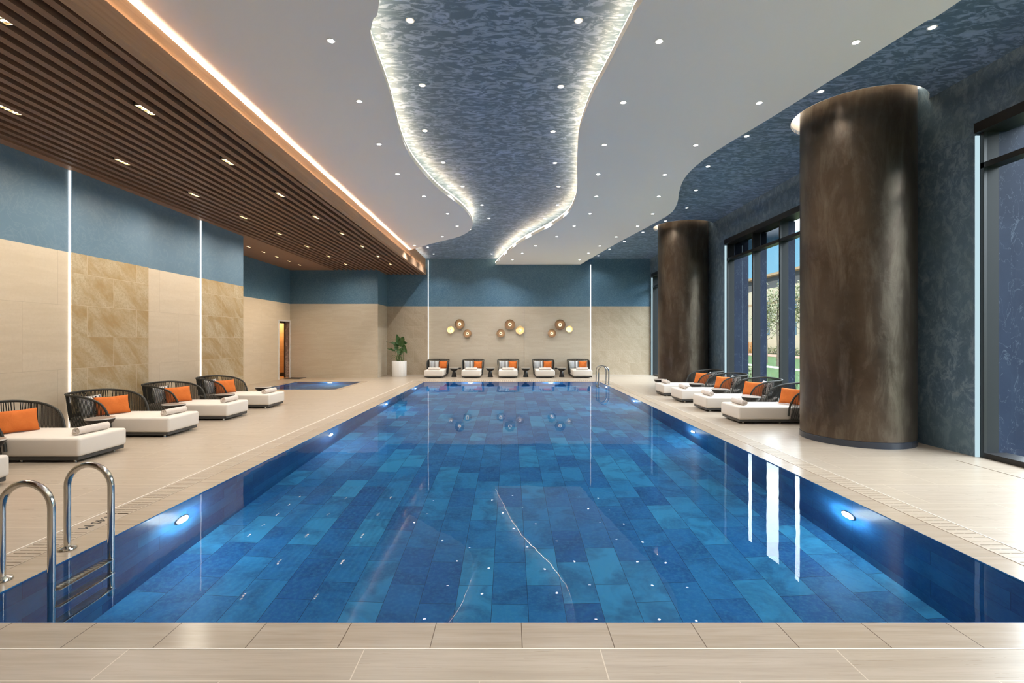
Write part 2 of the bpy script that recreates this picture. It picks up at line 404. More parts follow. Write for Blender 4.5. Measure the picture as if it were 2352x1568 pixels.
# coping
cop = empty('pool_coping'); struct(cop, 'wet beige stone coping around the swimming pool', 'coping')
b = B(); b.box(GX0, GX1, DY0, PY0-.003, -.4, -.004); b.obj('front_coping', MT['coping'], cop)
b = B(); b.box(-3.39, PX0-.003, PY0, PY1+.24, -.4, -.004); b.box(PX1+.003, 3.53, PY0, PY1+.24, -.4, -.004); b.box(PX0, PX1, PY1+.003, PY1+.24, -.4, -.004); b.obj('side_coping', MT['coping_y'], cop)
b = B(); b.box(GX0-.012, GX0, PY0-.23, GY1, -.05, .002); b.box(GX1, GX1+.008, PY0-.23, GY1, -.05, .002); b.box(GX0, GX1, DY0-.008, DY0, -.05, .001); b.obj('joint_line', MT['joint'], cop)
# grating
gr = empty('overflow_grating'); struct(gr, 'slotted stone overflow grating along the pool edge', 'grating')
def grate(xa, xb, y0, y1, skip=None, pitch=.048):
    b = B(); y = y0; k = 0
    while y < y1:
        if skip and skip[0] < y < skip[1]: y += pitch; continue
        b.box(xa+.025, xb-.015, y, y+pitch-.007, -.03, -.001); y += pitch
    b.box(xa, xa+.025, y0, y1, -.03, -.001); b.box(xb-.015, xb, y0, y1, -.03, -.001)
    xm = (xa+xb)/2; b.box(xm-.006, xm+.006, y0, y1, -.03, -.0022)
    return b
grate(GX0, -3.39, PY0, GY1, (3.93, 4.33)).obj('slotted_strip', MT['grate'], gr)
b = B(); b.box(GX0+.025, -3.405, 3.965, 4.335, -.03, -.0008); b.obj('depth_plate', MT['grate'], gr)
grate(3.53, GX1, PY0, GY1, None, .072).obj('slotted_strip', MT['grate'], gr)
b = B(); x = GX0+.24
while x < GX1-.24: b.box(x, x+.052, PY1+.27, GY1-.03, -.03, -.001); x += .078
b.box(GX0, GX1, PY1+.24, PY1+.27, -.03, -.001); b.box(GX0, GX1, GY1-.03, GY1, -.03, -.001); b.obj('slotted_strip', MT['grate'], gr)
b = B(); b.box(GX0, -3.39, PY0, GY1, -.4, -.06); b.box(3.53, GX1, PY0, GY1, -.4, -.06); b.box(-3.39, 3.53, PY1+.24, GY1, -.4, -.06); b.obj('channel', MT['slot_dark'], gr)
# depth marking, read by someone standing on the deck and facing the water
cu = bpy.data.curves.new('depth_marking', 'FONT'); cu.body = '1.40 M'; cu.size = .115; cu.align_x = 'CENTER'; cu.align_y = 'CENTER'; cu.extrude = .0008
cu.space_character = .95
tmp = bpy.data.objects.new('depth_text_source', cu); C.objects.link(tmp)
dg = bpy.context.evaluated_depsgraph_get(); me = bpy.data.meshes.new_from_object(tmp.evaluated_get(dg)); bpy.data.objects.remove(tmp)
me.materials.clear(); me.materials.append(MT['ink']); me.name = 'depth_marking'
o = bpy.data.objects.new('depth_marking', me); C.objects.link(o); o.location = (-3.505, 4.135, .0005); o.rotation_euler = (0, 0, -PI/2); o.parent = gr
o['label'] = 'black 1.40 M depth marking'

# ------------------------------------------------------------------ pools
def pool(x0, x1, y0, y1, d, name, label, wname, wlabel):
    r = empty(name); struct(r, label, 'pool')
    b = B(); b.box(x0-.1, x1+.1, y0-.1, y1+.1, -d-.1, -d); b.obj('pool_floor', MT['pool_floor'], r)
    b = B(); b.box(x0-.1, x0, y0-.1, y1+.1, -d, -.005); b.box(x1, x1+.1, y0-.1, y1+.1, -d, -.005); b.box(x0, x1, y0-.1, y0, -d, -.005); b.box(x0, x1, y1, y1+.1, -d, -.005)
    b.obj('pool_wall', MT['pool_wall'], r)
    b = B(); b.v = [(x0, y0, -.012), (x1, y0, -.012), (x1, y1, -.012), (x0, y1, -.012)]; b.face((0,1,2,3))
    w = b.obj(wname, MT['water']); struct(w, wlabel, 'water'); return r
pool(PX0, PX1, PY0, PY1, DEPTH, 'swimming_pool', 'long blue tiled swimming pool basin in the middle of the hall', 'pool_water', 'still clear water filling the long swimming pool')
pool(SX0, SX1, SY0, SY1, .8, 'plunge_pool', 'small blue tiled plunge pool basin by the doorway', 'plunge_water', 'still water filling the small plunge pool')
b = B(); 
for a in ((SX0-.2, SX0-.003, SY0-.2, SY1+.2), (SX1+.003, SX1+.2, SY0-.2, SY1+.2), (SX0, SX1, SY0-.2, SY0-.003), (SX0, SX1, SY1+.003, SY1+.2)): b.box(a[0], a[1], a[2], a[3], -.3, -.003)
o = b.obj('plunge_coping', MT['coping_y']); struct(o, 'beige stone coping around the small plunge pool', 'coping')
def pool_lamp(x, y, z, nx, ny, label, power=42):
    r = empty('pool_light', (x, y, z), math.atan2(ny, nx)); tag(r, label, 'pool light', 'underwater pool lights')
    B().lathe([(.098, 0), (.098, .006), (.086, .011)], 20, axis='x').obj('rim', MT['steel'], r)
    B().lathe([(.085, .010), (.06, .026), (.02, .032)], 20, axis='x').obj('lens', MT['pool_lens'], r)
    light('POINT', (x+nx*.09, y+ny*.09, z), power, (.80, .93, 1.0), shadow_soft_size=0.0)
for i, y in enumerate((4.65, 8.5, 12.3, 16.1)):
    pool_lamp(PX0, y, -.5, 1, 0, f'underwater lamp on the pool wall along the stone wall side, {ORD[i]} from the camera', 11)
for i, y in enumerate((4.75, 8.76, 12.9, 16.6)):
    pool_lamp(PX1, y, -.5, -1, 0, f'underwater lamp glowing on the pool wall below the bronze columns, {ORD[i]} from the camera', 11)
pool_lamp(-1.45, PY1, -.3, 0, -1, 'underwater lamp on the far pool wall in front of the second daybed from the plant', 13)
pool_lamp(1.5, PY1, -.3, 0, -1, 'underwater lamp on the far pool wall in front of the fourth daybed from the plant', 13)
pool_lamp(-6.6, SY1, -.3, 0, -1, 'underwater lamp glowing in the small plunge pool', 9)

# ------------------------------------------------------------------ walls
wl = empty('wall_left'); struct(wl, 'long side wall of pale and ochre stone panels under blue plaster', 'wall')
P_OUT = .045
def lwall(y0, y1, proud, stone, upper='blue_wall'):
    x1 = XL + (P_OUT if proud else 0)
    B().box(-8.9, x1, y0, y1, 0, BAND).obj('stone_panel', MT[stone], wl)
    B().box(-8.9, x1, y0, y1, BAND, 4.7).obj('plaster_panel', MT[upper], wl)
lwall(-3.2, 8.12, False, 'beige_stone'); lwall(8.12, 9.83, True, 'ochre_stone'); lwall(9.83, 11.56, False, 'beige_stone'); lwall(11.56, YREC, True, 'ochre_stone')
def led(name, x0, x1, y0, y1, z1, label):
    r = empty(name, (0,0,0)); tag(r, label, 'light strip', 'vertical light strips')
    B().box(x0, x1, y0, y1, .02, z1).obj('diffuser', MT['led_cool'], r); return r
led('wall_light_strip', XL, XL+.022, 8.100, 8.112, 4.36, 'glowing vertical light strip in the side wall nearest the steel ladder')
led('wall_light_strip', XL, XL+.022, 11.540, 11.552, 4.36, 'glowing vertical light strip in the side wall near the last of its daybeds')
# recess wall with the doorway
wr = empty('wall_recess'); struct(wr, 'beige recessed side wall with the narrow doorway', 'wall')
DY_0, DY_1, DZ = 18.86, 19.76, 2.27
b = B(); b.box(XREC-.15, XREC, YREC-.2, DY_0, 0, BAND); b.box(XREC-.15, XREC, DY_1, YBL+.2, 0, BAND); b.box(XREC-.15, XREC, DY_0, DY_1, DZ, BAND); b.obj('stone_panel', MT['beige_stone'], wr)
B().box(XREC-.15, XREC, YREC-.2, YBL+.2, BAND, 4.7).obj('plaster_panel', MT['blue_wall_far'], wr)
# doorway
dw = empty('door_1'); struct(dw, 'narrow doorway with pale frame opening to a warm wooden corridor', 'doorway')
b = B(); b.box(XREC-.02, XREC+.03, DY_0-.05, DY_0, 0, DZ+.05); b.box(XREC-.02, XREC+.03, DY_1, DY_1+.05, 0, DZ+.05); b.box(XREC-.02, XREC+.03, DY_0, DY_1, DZ, DZ+.05); b.obj('door_frame', MT['white_trim'], dw)
B().box(XREC-.15, XREC-.021, DY_1-.012, DY_1+.06, .011, DZ-.001).obj('reveal', MT['grey_marble'], dw)
b = B(); b.box(XREC-.20, XREC-.151, DY_1-.03, DY_1+.06, 0, DZ+.1); b.box(XREC-.20, XREC-.151, DY_0-.3, DY_1-.03, DZ-.07, DZ+.1); b.box(XREC-.20, XREC-.151, DY_0-.3, DY_0, 0, DZ-.07); b.obj('inner_frame', MT['housing'], dw)
B().box(XREC-2.0, XREC-.0, DY_0, DY_1, -.05, .010).obj('threshold', MT['lit_wood'], dw)
B().box(XREC-2.0, XREC-.2, DY_1+.001, DY_1+1.0, -.05, .010).obj('corridor_floor', MT['lit_wood'], dw)
b = B(); b.box(XREC-2.0, XREC-.76, DY_1+.92, DY_1+1.0, 0, 2.6); b.box(XREC-.76, XREC-.2, DY_1+.86, DY_1+1.0, 0, 2.6); b.obj('corridor_wall', MT['lit_wood'], dw)
b = B(); b.box(XREC-2.0, XREC-.76, DY_1+.90, DY_1+.92, .0, .10); b.box(XREC-.76, XREC-.2, DY_1+.84, DY_1+.86, .0, .16); b.obj('corridor_skirting', MT['housing'], dw)
b = B(); b.box(XREC-2.0, XREC-.16, DY_0-.6, DY_0-.5, 0, 2.6); b.box(XREC-2.1, XREC-2.0, DY_0-.6, DY_1+1, 0, 2.6); b.box(XREC-2.1, XREC-.16, DY_0-.6, DY_1+1, 2.6, 2.7); b.box(XREC-.2, XREC-.151, DY_1+.06, DY_1+1.0, 0, 2.6); b.obj('corridor_shell', MT['lit_wood'], dw)
light('POINT', (XREC-1.0, DY_1+.3, 2.3), 22, (1, .76, .46), shadow_soft_size=.1)
# far walls
wf = empty('wall_back'); struct(wf, 'far end wall of beige stone under a blue plaster band', 'wall')
XJ = -5.37
B().box(XREC-.15, XJ, YBL, YBL+1.7, 0, BAND).obj('stone_panel', MT['grey_beige'], wf)
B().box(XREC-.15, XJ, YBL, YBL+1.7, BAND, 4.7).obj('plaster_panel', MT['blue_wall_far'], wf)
XA, XB = -3.58, 3.55
B().box(XJ, XA, YB-.05, YB+.2, 0, BAND).obj('stone_panel', MT['rough_beige'], wf)
B().box(XA, XB, YB, YB+.2, 0, BAND).obj('stone_panel', MT['grey_beige'], wf)
B().box(XB, 6.6, YB-.05, YB+.2, 0, BAND).obj('stone_panel', MT['rough_beige'], wf)
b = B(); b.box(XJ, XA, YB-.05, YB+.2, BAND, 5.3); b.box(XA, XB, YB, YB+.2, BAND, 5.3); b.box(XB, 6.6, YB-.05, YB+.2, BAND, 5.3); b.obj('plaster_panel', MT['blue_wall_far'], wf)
b = B(); b.box(.62, .628, YB-.004, YB, 0, BAND); b.obj('panel_joint', MT['slot_dark'], wf)
b = B(); b.box(XJ, 6.15, YB-.062, YB-.05, 0, .02); o = b.obj('baseboard_back', MT['joint']); struct(o, 'thin pale floor joint along the far wall', 'baseboard')
led('wall_light_strip', XA+.002, XA+.02, YB-.03, YB, ZC+.2, 'glowing vertical light strip in the far wall beside the potted plant')
led('wall_light_strip', XB-.02, XB-.002, YB-.03, YB, ZC+.0, 'glowing vertical light strip in the far wall beside the windows')
wn = B(); wn.box(-9.3, 6.84, -3.3, -3.2, 0, 5.3); o = wn.obj('wall_near', MT['beige_stone']); struct(o, 'beige stone end wall behind the camera', 'wall')
# right wall
WINS = [(1.3, 6.45), (8.79, 13.97), (16.45, 21.2)]
ZW = 4.40
wrt = empty('wall_right'); struct(wrt, 'slate blue plaster window wall behind the bronze columns', 'wall')
b = B(); prev = -3.2
for a, c in WINS + [(21.35, 21.35)]:
    b.box(XR, 6.50, prev, a, 0, ZW); prev = c
b.box(XR, 6.50, -3.2, 21.4, ZW, 5.45); b.obj('plaster_face', MT['blue_wall_dark'], wrt)
b = B(); prev = -3.2
for a, c in WINS + [(21.9, 21.9)]:
    b.box(6.50, 6.84, prev, a, -.3, ZW); prev = c
b.box(6.50, 6.84, -3.2, 21.9, ZW, 6.2); b.obj('outer_stone', MT['blue_stone'], wrt)
b = B(); b.box(XR-.002, XR, 6.45, 8.79, 4.262, 4.268); b.box(XR-.002, XR, 13.97, 16.45, 4.262, 4.268); b.obj('plaster_joint', MT['blue_wall'], wrt)

# ------------------------------------------------------------------ windows
def window(n, y0, y1, muls, label, strip):
    r = empty(f'window_{n}'); struct(r, label, 'window')
    b = B(); b.box(XR-.012, 6.50, y0, y1, ZW-.13, ZW-.0); b.obj('header', MT['black_metal'], r)
    b = B(); b.box(XR+.055, 6.50, y0, y1, 0, .07); b.obj('sill', MT['black_metal'], r)
    b = B(); b.box(XR+.055, XR+.105, y0, y1, 3.80, 3.87); b.box(XR+.105, 6.42, y0, y1, 3.81, 3.86); b.obj('transom', MT['black_metal'], r)
    for y in [y0+.02] + muls + [y1-.07]:
        b = B(); b.box(XR+.055, XR+.095, y, y+.05, .07, ZW-.13); b.cur = 1; b.box(XR+.095, 6.40, y+.004, y+.046, .07, ZW-.13); b.cur = 2; b.box(6.40, 6.56, y+.004, y+.046, .07, ZW-.13)
        o = b.obj('mullion', [MT['black_metal'], MT['frame_grey'], MT['blue_stone']], r)
    e = [y0+.07] + [v for y in muls for v in (y, y+.05)] + [y1-.07]
    for i in range(0, len(e), 2):
        for z0, z1 in ((.07, 3.81), (3.86, ZW-.13)):
            b = B(); b.v = [(6.41, e[i], z0), (6.41, e[i+1], z0), (6.41, e[i+1], z1), (6.41, e[i], z1)]; b.face((0,1,2,3)); b.obj('pane', MT['dark_glass' if z0 > 1 and n == 2 and e[i] > 11 else 'glass'], r)
    q = empty('wall_light_strip', (0,0,0)); tag(q, f'pale vertical light strip at the edge of the {strip}', 'light strip', 'vertical light strips')
    B().box(XR+.002, XR+.054, y1-.012, y1-.0, 0.0, ZW-.16).obj('diffuser', MT['led_jamb'], q)
window(1, *WINS[0], [2.6, 3.9, 5.2], 'tall black framed window beside the closer bronze column, cut by the frame edge', 'window cut by the photo edge')
window(2, *WINS[1], [10.0, 11.2, 12.45], 'tall black framed window between the two bronze columns', 'window between the two columns')
window(3, *WINS[2], [17.7, 18.95, 20.1], 'tall black framed window behind the farther bronze column', 'window at the far end')

# ------------------------------------------------------------------ columns
for i, y in enumerate((7.62, 15.24)):
    r = empty('column', (5.40, y, 0)); struct(r, ('wide burnished bronze column with dark skirting, closer to the camera' if i == 0 else 'farther burnished bronze column with dark skirting beside the end window'), 'column')
    R = .748 if i == 0 else .742
    prof = [(R-.008, .09)] + [(R, .095 + 5.3*k/24) for k in range(25)]
    B().lathe(prof, 96, cap=False).obj('shaft', MT['bronze'], r, True)
    B().lathe([(R+.004, 0), (R+.004, .085), (R-.006, .092)], 96, cap=False).obj('skirting', MT['skirting'], r, True)
    cv = empty('column_cove', (5.40, y, 0)); struct(cv, ('glowing white ceiling cove ring around the closer column' if i == 0 else 'glowing white ceiling cove ring around the farther column'), 'ceiling cove')
    B().lathe([(.88, ZT-.005), (.88, ZT+.3), (.7, ZT+.3)], 72, cap=False).obj('cove_lining', MT['white'], cv, True)
    B().tube([(.80*math.cos(2*PI*k/48), .80*math.sin(2*PI*k/48), ZT+.26) for k in range(48)], .012, 6, True).obj('light_strip', MT['cove_soft'], cv)

# ------------------------------------------------------------------ ceilings
def flat_curve(name, loops, z0, z1, mat):
    cu = bpy.data.curves.new(name, 'CURVE'); cu.dimensions = '2D'; cu.fill_mode = 'BOTH'; cu.extrude = (z1-z0)/2
    for L in loops:
        sp = cu.splines.new('POLY'); sp.points.add(len(L)-1); sp.use_cyclic_u = True
        for p, q in zip(sp.points, L): p.co = (q[0], q[1], 0, 1)
    t = bpy.data.objects.new(name+'_src', cu); C.objects.link(t); t.location = (0,0,(z0+z1)/2)
    dg = bpy.context.evaluated_depsgraph_get(); me = bpy.data.meshes.new_from_object(t.evaluated_get(dg)); bpy.data.objects.remove(t)
    for v in me.vertices: v.co.z += (z0+z1)/2
    me.materials.clear(); me.materials.append(mat); me.name = name
    o = bpy.data.objects.new(name, me); C.objects.link(o); return o
out = [(-3.80, -3.2), (XR+.01, -3.2)]
for y in (7.62, 15.24):
    for k in range(41):
        a = -math.radians(31.3) - (2*PI-2*math.radians(31.3))*k/40
        out.append((5.40+.88*math.cos(a), y+.88*math.sin(a)))
out += [(XR+.01, YB+.02), (-3.80, YB+.02)]
o = flat_curve('ceiling', [out], ZT, ZT+.05, MT['blue_ceiling']); struct(o, 'blue flecked plaster ceiling above the pool', 'ceiling')
def px(p, z):
    dy = (CY-p[1]); y = (z-H)*F/dy; return ((p[0]-CX)/F*y, y)
L = [(871,0),(857,45),(851,78),(855,102),(871.4,147),(892,204),(904,245),(916,294),(928.6,330.6),(945,363),(969,394),(1006,432.6),(1043,461),(1067,481.6),(1081.6,500),(1085.7,516),(1077.5,530.6),(1055,543),(1018,553),(985.7,561),(945,575.5)]
Lw = [(-.35,-3.2),(-.1,-1.2),(-.25,.8),(-.7,2.8)] + [px(p, ZC) for p in L[:-1]] + [(-3.74, px(L[-1], ZC)[1])]
Lc = [(p.x, p.y) for p in catmull([(a,b,0) for a,b in Lw], 6)]
o = flat_curve('ceiling_cloud', [Lc + [(-3.74, -3.2)]], ZC, ZC+.09, MT['white']); struct(o, 'wavy white dropped ceiling panel beside the wooden slats', 'ceiling panel')
Ri = [(1477.5,0),(1451,45),(1422.4,100),(1389.8,163),(1361,216),(1343,261),(1330.6,302),(1326.5,347),(1325.7,396),(1325.7,432.6),(1320,461),(1308,485.7),(1287.7,504),(1259,522.4),(1226.5,538.8),(1193.9,557),(1165,579.6),(1137.5,607)]
Ro = [(2205,2),(2123.5,51),(2042,102),(1960,153),(1899,190),(1837.8,228.6),(1776.5,267),(1715,304),(1654,341),(1613,369.4),(1584.7,394),(1568.4,416),(1560,441),(1557,461),(1548,481.6),(1531.6,496),(1499,515),(1450,541),(1420,557),(1380,580),(1333.5,607)]
Ri = [(1.5,-3.2),(1.9,-1.0),(1.95,1.0),(1.7,2.9)] + [px(p, ZC) for p in Ri]; Ro = [(4.2,-3.2),(4.4,0),(4.45,2.5)] + [px(p, ZC) for p in Ro]
ci = [(p.x, p.y) for p in catmull([(a,b,0) for a,b in Ri], 6)]; co = [(p.x, p.y) for p in catmull([(a,b,0) for a,b in Ro], 6)]
ci[-1] = (ci[-1][0], YB-.06); co[-1] = (co[-1][0], YB-.06)
o = flat_curve('ceiling_cloud', [ci + co[::-1]], ZC, ZC+.09, MT['white']); struct(o, 'wavy white dropped ceiling panel beside the bronze columns', 'ceiling panel')
def offs(path, d):
    out = []
    for i, p in enumerate(path):
        a = Vector(path[max(i-1,0)]); c = Vector(path[min(i+1, len(path)-1)]); t = (c-a).normalized()
        out.append((p[0]-t.y*d, p[1]+t.x*d))
    return out
def cove(path, d, label):
    r = empty('cove_light_strip', (0,0,0)); tag(r, label, 'light strip', 'cove light strips')
    B().tube([(x, y, ZC+.105) for x, y in offs(path, d)], .014, 6).obj('diffuser', MT['cove'], r); return r
cove(Lc[:-2], .016, 'warm cove light strip along the wavy edge of the white panel beside the wooden slats')
cove(ci, -.016, 'warm cove light strip along the wavy inner edge of the white panel beside the columns')
# slatted wooden ceiling
sl = empty('ceiling_slats'); struct(sl, 'lowered brown wooden slat ceiling over the daybeds by the stone wall', 'slatted ceiling')
b = B(); x = -3.75-.0935
while x > -7.16:
    b.box(x-.044, x+.044, -3.2, YBL if x < XJ else YB-.05, ZS, ZS+.18); x -= .187
b.obj('slats', MT['slat'], sl)
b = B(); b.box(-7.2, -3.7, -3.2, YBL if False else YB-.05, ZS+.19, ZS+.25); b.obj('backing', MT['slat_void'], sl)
b = B(); b.box(-7.4, -7.15, -3.2, YREC, ZS, ZS+.2); b.box(XREC, -7.15, YREC-.02, YBL, ZS, ZS+.2); b.obj('soffit_panel', MT['soffit'], sl)
b = B(); b.box(-3.75, -3.66, -3.2, YB-.05, ZS, ZS+.19); b.box(-3.66, -3.65, -3.2, YB-.05, ZS, ZS+.24); b.obj('fascia', MT['fascia'], sl)
b = B(); b.box(-3.85, -3.685, -3.2, YB-.05, ZS+.1, ZT); b.obj('upstand', MT['fascia'], sl)
r = empty('cove_light_strip', (0,0,0)); tag(r, 'straight warm cove light strip along the top of the wooden fascia', 'light strip', 'cove light strips')
B().box(-3.681, -3.667, -3.1, YB-.3, ZS+.191, ZS+.203).obj('diffuser', MT['cove_side'], r)
# roof mass over the room, seen only from outside
b = B(); b.box(-9.3, 6.84, -3.3, 21.9, 5.45, 6.2); o = b.obj('roof', MT['render']); struct(o, 'concrete roof over the pool hall', 'roof')
b = B(); b.box(-9.4, -7.2, -3.3, 21.6, 4.7, 5.45); b.box(-9.3, XJ, YBL+.4, 21.9, 4.7, 5.45); b.box(-7.3, -3.85, -3.2, 21.6, ZT, 5.45); o = b.obj('ceiling_void', MT['render']); struct(o, 'plain roof void above the wooden ceiling', 'ceiling')
b = B(); b.box(-9.4, -8.95, -3.3, YREC-.1, 0, 4.75); o = b.obj('wall_outer', MT['render']); struct(o, 'plain outer side wall', 'wall')

# ------------------------------------------------------------------ downlights
def downlight_master():
    r = empty('downlight', (0,0,0)); tag(r, 'small round downlight', 'downlight', 'round ceiling downlights')
    B().lathe([(.034, -.002), (.047, -.005), (.050, 0), (.034, .0)], 20, cap=False).obj('trim_ring', MT['ring'], r, True)
    B().lathe([(.035, -.003), (.02, -.0035)], 20).obj('lens', MT['lens'], r)
    return r
DL = None
def downlight(p, z, label, power, col=(1, .965, .92), grp='round ceiling downlights'):
    global DL
    x, y = px(p, z)
    if DL is None: DL = downlight_master(); o = DL
    else: o = dup(DL, (0,0,0), 0)
    o.location = (x, y, z-.0005); o['label'] = label; o['group'] = grp
    light('SPOT', (x, y, z-.02), power*(1+.10*max(0, y-11)), col, spot_size=math.radians(122), spot_blend=.8, shadow_soft_size=0.0)
P_DL = 29
rows = {
 'white_slat': ([(760.4,93.5),(825.3,232.7),(870.6,331),(913,399.6),(973.5,450.6),(1028,490.6),(1050,519),(1016,543),(952,563.7)], ZC, 'downlight in the white panel beside the wooden slats, {} from the camera'),
 'white_in': ([(1514,95),(1431.8,235),(1388,332.6),(1373.9,400),(1369.8,451),(1355,490.6),(1318.8,518.8),(1278.8,543),(1230,564),(1199.6,581.6),(1177,596)], ZC, 'downlight on the pool side of the columns\' white panel, {} from the camera'),
 'white_out': ([(1966,97),(1744,236),(1598,333.5),(1527,401),(1513,451),(1499,491),(1464.5,519),(1415.5,543.7),(1377.5,564.5),(1351.4,581),(1331,596)], ZC, 'downlight on the window side of the columns\' white panel, {} from the camera'),
 'blue_l': ([(942,47),(970,195.5),(976,300),(1018,373),(1062.4,428),(1107,470.6),(1122.9,501),(1078.8,527),(982.4,567.3),(996,583)], ZT, 'downlight in the blue central ceiling, wooden slat side, {} from the camera'),
 'blue_r': ([(1329,47.5),(1288,198.5),(1270,302),(1274.5,374),(1283,428),(1280.4,470.6),(1251,501),(1211.4,527),(1180.4,549),(1155,567.8),(1129.4,583)], ZT, 'downlight in the blue central ceiling, column side, {} from the camera'),
 'blue_w': ([(2141,63),(1885,210),(1715,312.5),(1625.7,382),(1598.6,436.5),(1577.5,477.5),(1529,507),(1476.7,533),(1434,554),(1400,572),(1374,587)], ZT, 'round downlight in the blue ceiling strip by the windows, {} from the camera'),
}
for k, (pts, z, lab) in rows.items():
    for i, p in enumerate(pts): downlight(p, z, lab.format(ORD[i]), P_DL*{'white_slat': 1.25, 'white_out': .5, 'blue_w': .35, 'white_in': .85}.get(k, 1.05))
for X in (-.75, .5, 1.75, 3.0, 4.3, 5.3):
    for y in (3.9, 2.45, 1.0, -.5, -2.0): light('SPOT', (X, y, ZC-.02), P_DL*.42, (1, .965, .92), spot_size=math.radians(122), spot_blend=.8, shadow_soft_size=0.0)
# recessed triple spotlights between the slats
def tri_master():
    r = empty('triple_spotlight', (0,0,0)); tag(r, 'triple spotlight', 'spotlight', 'triple spotlights between the slats')
    b = B(); b.box(-.042, .042, -.145, .145, .02, .06); b.box(-.042, -.036, -.145, .145, -.006, .02); b.box(.036, .042, -.145, .145, -.006, .02); b.obj('housing', MT['housing'], r)
    for k in (-1, 0, 1):
        f = B(); f.box(-.034, .034, k*.09-.042, k*.09-.037, 0, .02); f.box(-.034, .034, k*.09+.037, k*.09+.042, 0, .02); f.box(-.036, -.031, k*.09-.042, k*.09+.042, 0, .02); f.box(.031, .036, k*.09-.042, k*.09+.042, 0, .02)
        q = f.obj('lamp', MT['bezel'], r)
        l = B().lathe([(.028, .014), (.012, .012)], 14, (0, k*.09, 0)).obj('lens', MT['slat_lens'], q)
    return r
TR = tri_master(); first = True
for row, X, nm in ((0, -3.75-.187*4, 'beside the wooden fascia'), (1, -3.75-.187*13, 'beside the stone wall')):
    for k in range(9):
        y = 4.26 + 1.765*k; lab = f'triple spotlight between the slats in the row {nm}, {ORD[k]} from the camera'
        if row == 1 and k == 0: pass
        if first: o = TR; first = False; o['label'] = lab
        else: o = dup(TR, (0,0,0), 0, lab)
        o.location = (X, y, ZS+.012)
        light('SPOT', (X, y, ZS-.01), 34 if row == 0 else 58, (1, .90, .77), spot_size=math.radians(84 if row == 0 else 168), spot_blend=.7 if row == 0 else 1.0, shadow_soft_size=0.0)
for k in range(5):
    o = dup(TR, (-7.93, 14.8+.9*k, ZS-.010), 0, f'small triple spotlight in the plain wooden soffit, {ORD[k]} from the camera', 'spotlights in the plain soffit'); o.scale = (.75, .75, .5)
    light('SPOT', (-7.93, 14.8+.9*k, ZS-.03), 25, (1, .80, .54), spot_size=math.radians(100), spot_blend=.7, shadow_soft_size=0.0)

# ------------------------------------------------------------------ daybed and its things
def rail_path():
    h = [(-.10, -.405, .15), (-.115, -.415, .30), (-.15, -.43, .42), (-.22, -.445, .53), (-.34, -.455, .60), (-.50, -.462, .645), (-.66, -.455, .665), (-.79, -.42, .678), (-.86, -.33, .685), (-.885, -.18, .69), (-.89, 0, .692)]
    full = h + [(x, -y, z) for x, y, z in h[-2::-1]]
    return [tuple(p) for p in catmull(full, 5)]
def low_path():
    h = [(-.12, -.395), (-.3, -.40), (-.5, -.405), (-.68, -.40), (-.775, -.36), (-.80, -.25), (-.805, 0)]
    full = h + [(x, -y) for x, y in h[-2::-1]]
    return [(p.x, p.y, .075) for p in catmull([(a, b, 0) for a, b in full], 6)]
def resample(path, n):
    P = [Vector(p) for p in path]; d = [0]
    for a, b in zip(P, P[1:]): d.append(d[-1] + (b-a).length)
    out = []; j = 0
    for k in range(n):
        t = d[-1]*k/(n-1)
        while j < len(P)-2 and d[j+1] < t: j += 1
        f = (t-d[j])/max(1e-9, d[j+1]-d[j]); out.append(P[j].lerp(P[j+1], f))
    return out
def daybed_master():
    r = empty('daybed', (0,0,0)); tag(r, 'daybed', 'daybed', 'cream daybeds with rope backs')
    rbox(-.78, .80, -.385, .385, .078, .312, .035, 4).obj('mattress', MT['mattress'], r, True)
    b = rbox(-.77, .775, -.365, .365, .03, .082, .006, 1); b.obj('base_frame', MT['base'], r)
    for x in (-.68, .0, .68):
        for y in (-.30, .30): B().lathe([(.018, 0), (.018, .034)], 10, (x, y, 0)).obj('leg', MT['steel'], r, True)
    rp = rail_path(); B().tube(rp, .0175, 8).obj('top_rail', MT['rail'], r, True)
    lp = low_path(); B().tube(lp, .014, 6).obj('lower_rail', MT['rail'], r, True)
    b = B(); P = [Vector(p) for p in rp]; half = P[:len(P)//2+1]
    def rail_at(fn, t):                                             # point of the half rail where fn(point) reaches t
        for p, q in zip(half, half[1:]):
            u, v = fn(p), fn(q)
            if u is None or v is None: continue
            if min(u, v) <= t <= max(u, v) and abs(u-v) > 1e-9: return p.lerp(q, (t-u)/(v-u))
        return half[-1]
    def strand(a, c):
        for sg in ((1, -1) if abs(a.y) > 1e-4 else (1,)):
            A = Vector((a.x, a.y*sg, a.z)); D = Vector((c.x, c.y*sg, c.z)); m = A.lerp(D, .5)
            if abs(a.x) > .78: m.x -= .012
            else: m.y += .012 if A.y > 0 else -.012
            b.tube([A, m, D], .0058, 5, cap=False)
    n = 31
    for k in range(n):
        t = k/(n-1); x = -.145 - .55*t
        strand(Vector((x, -.402, .075)), rail_at(lambda p: -p.x if p.z > .3 else None, .16 + .60*t))
    n = 19
    for k in range(n):
        t = k/(n-1); y = -.375*(1-t)
        strand(Vector((-.80 + .055*max(0, -y-.22)/.155, y, .075)), rail_at(lambda p: p.y if p.x < -.77 else None, -.425*(1-t)))
    b.obj('rope_weave', MT['rope'], r, True)
    return r
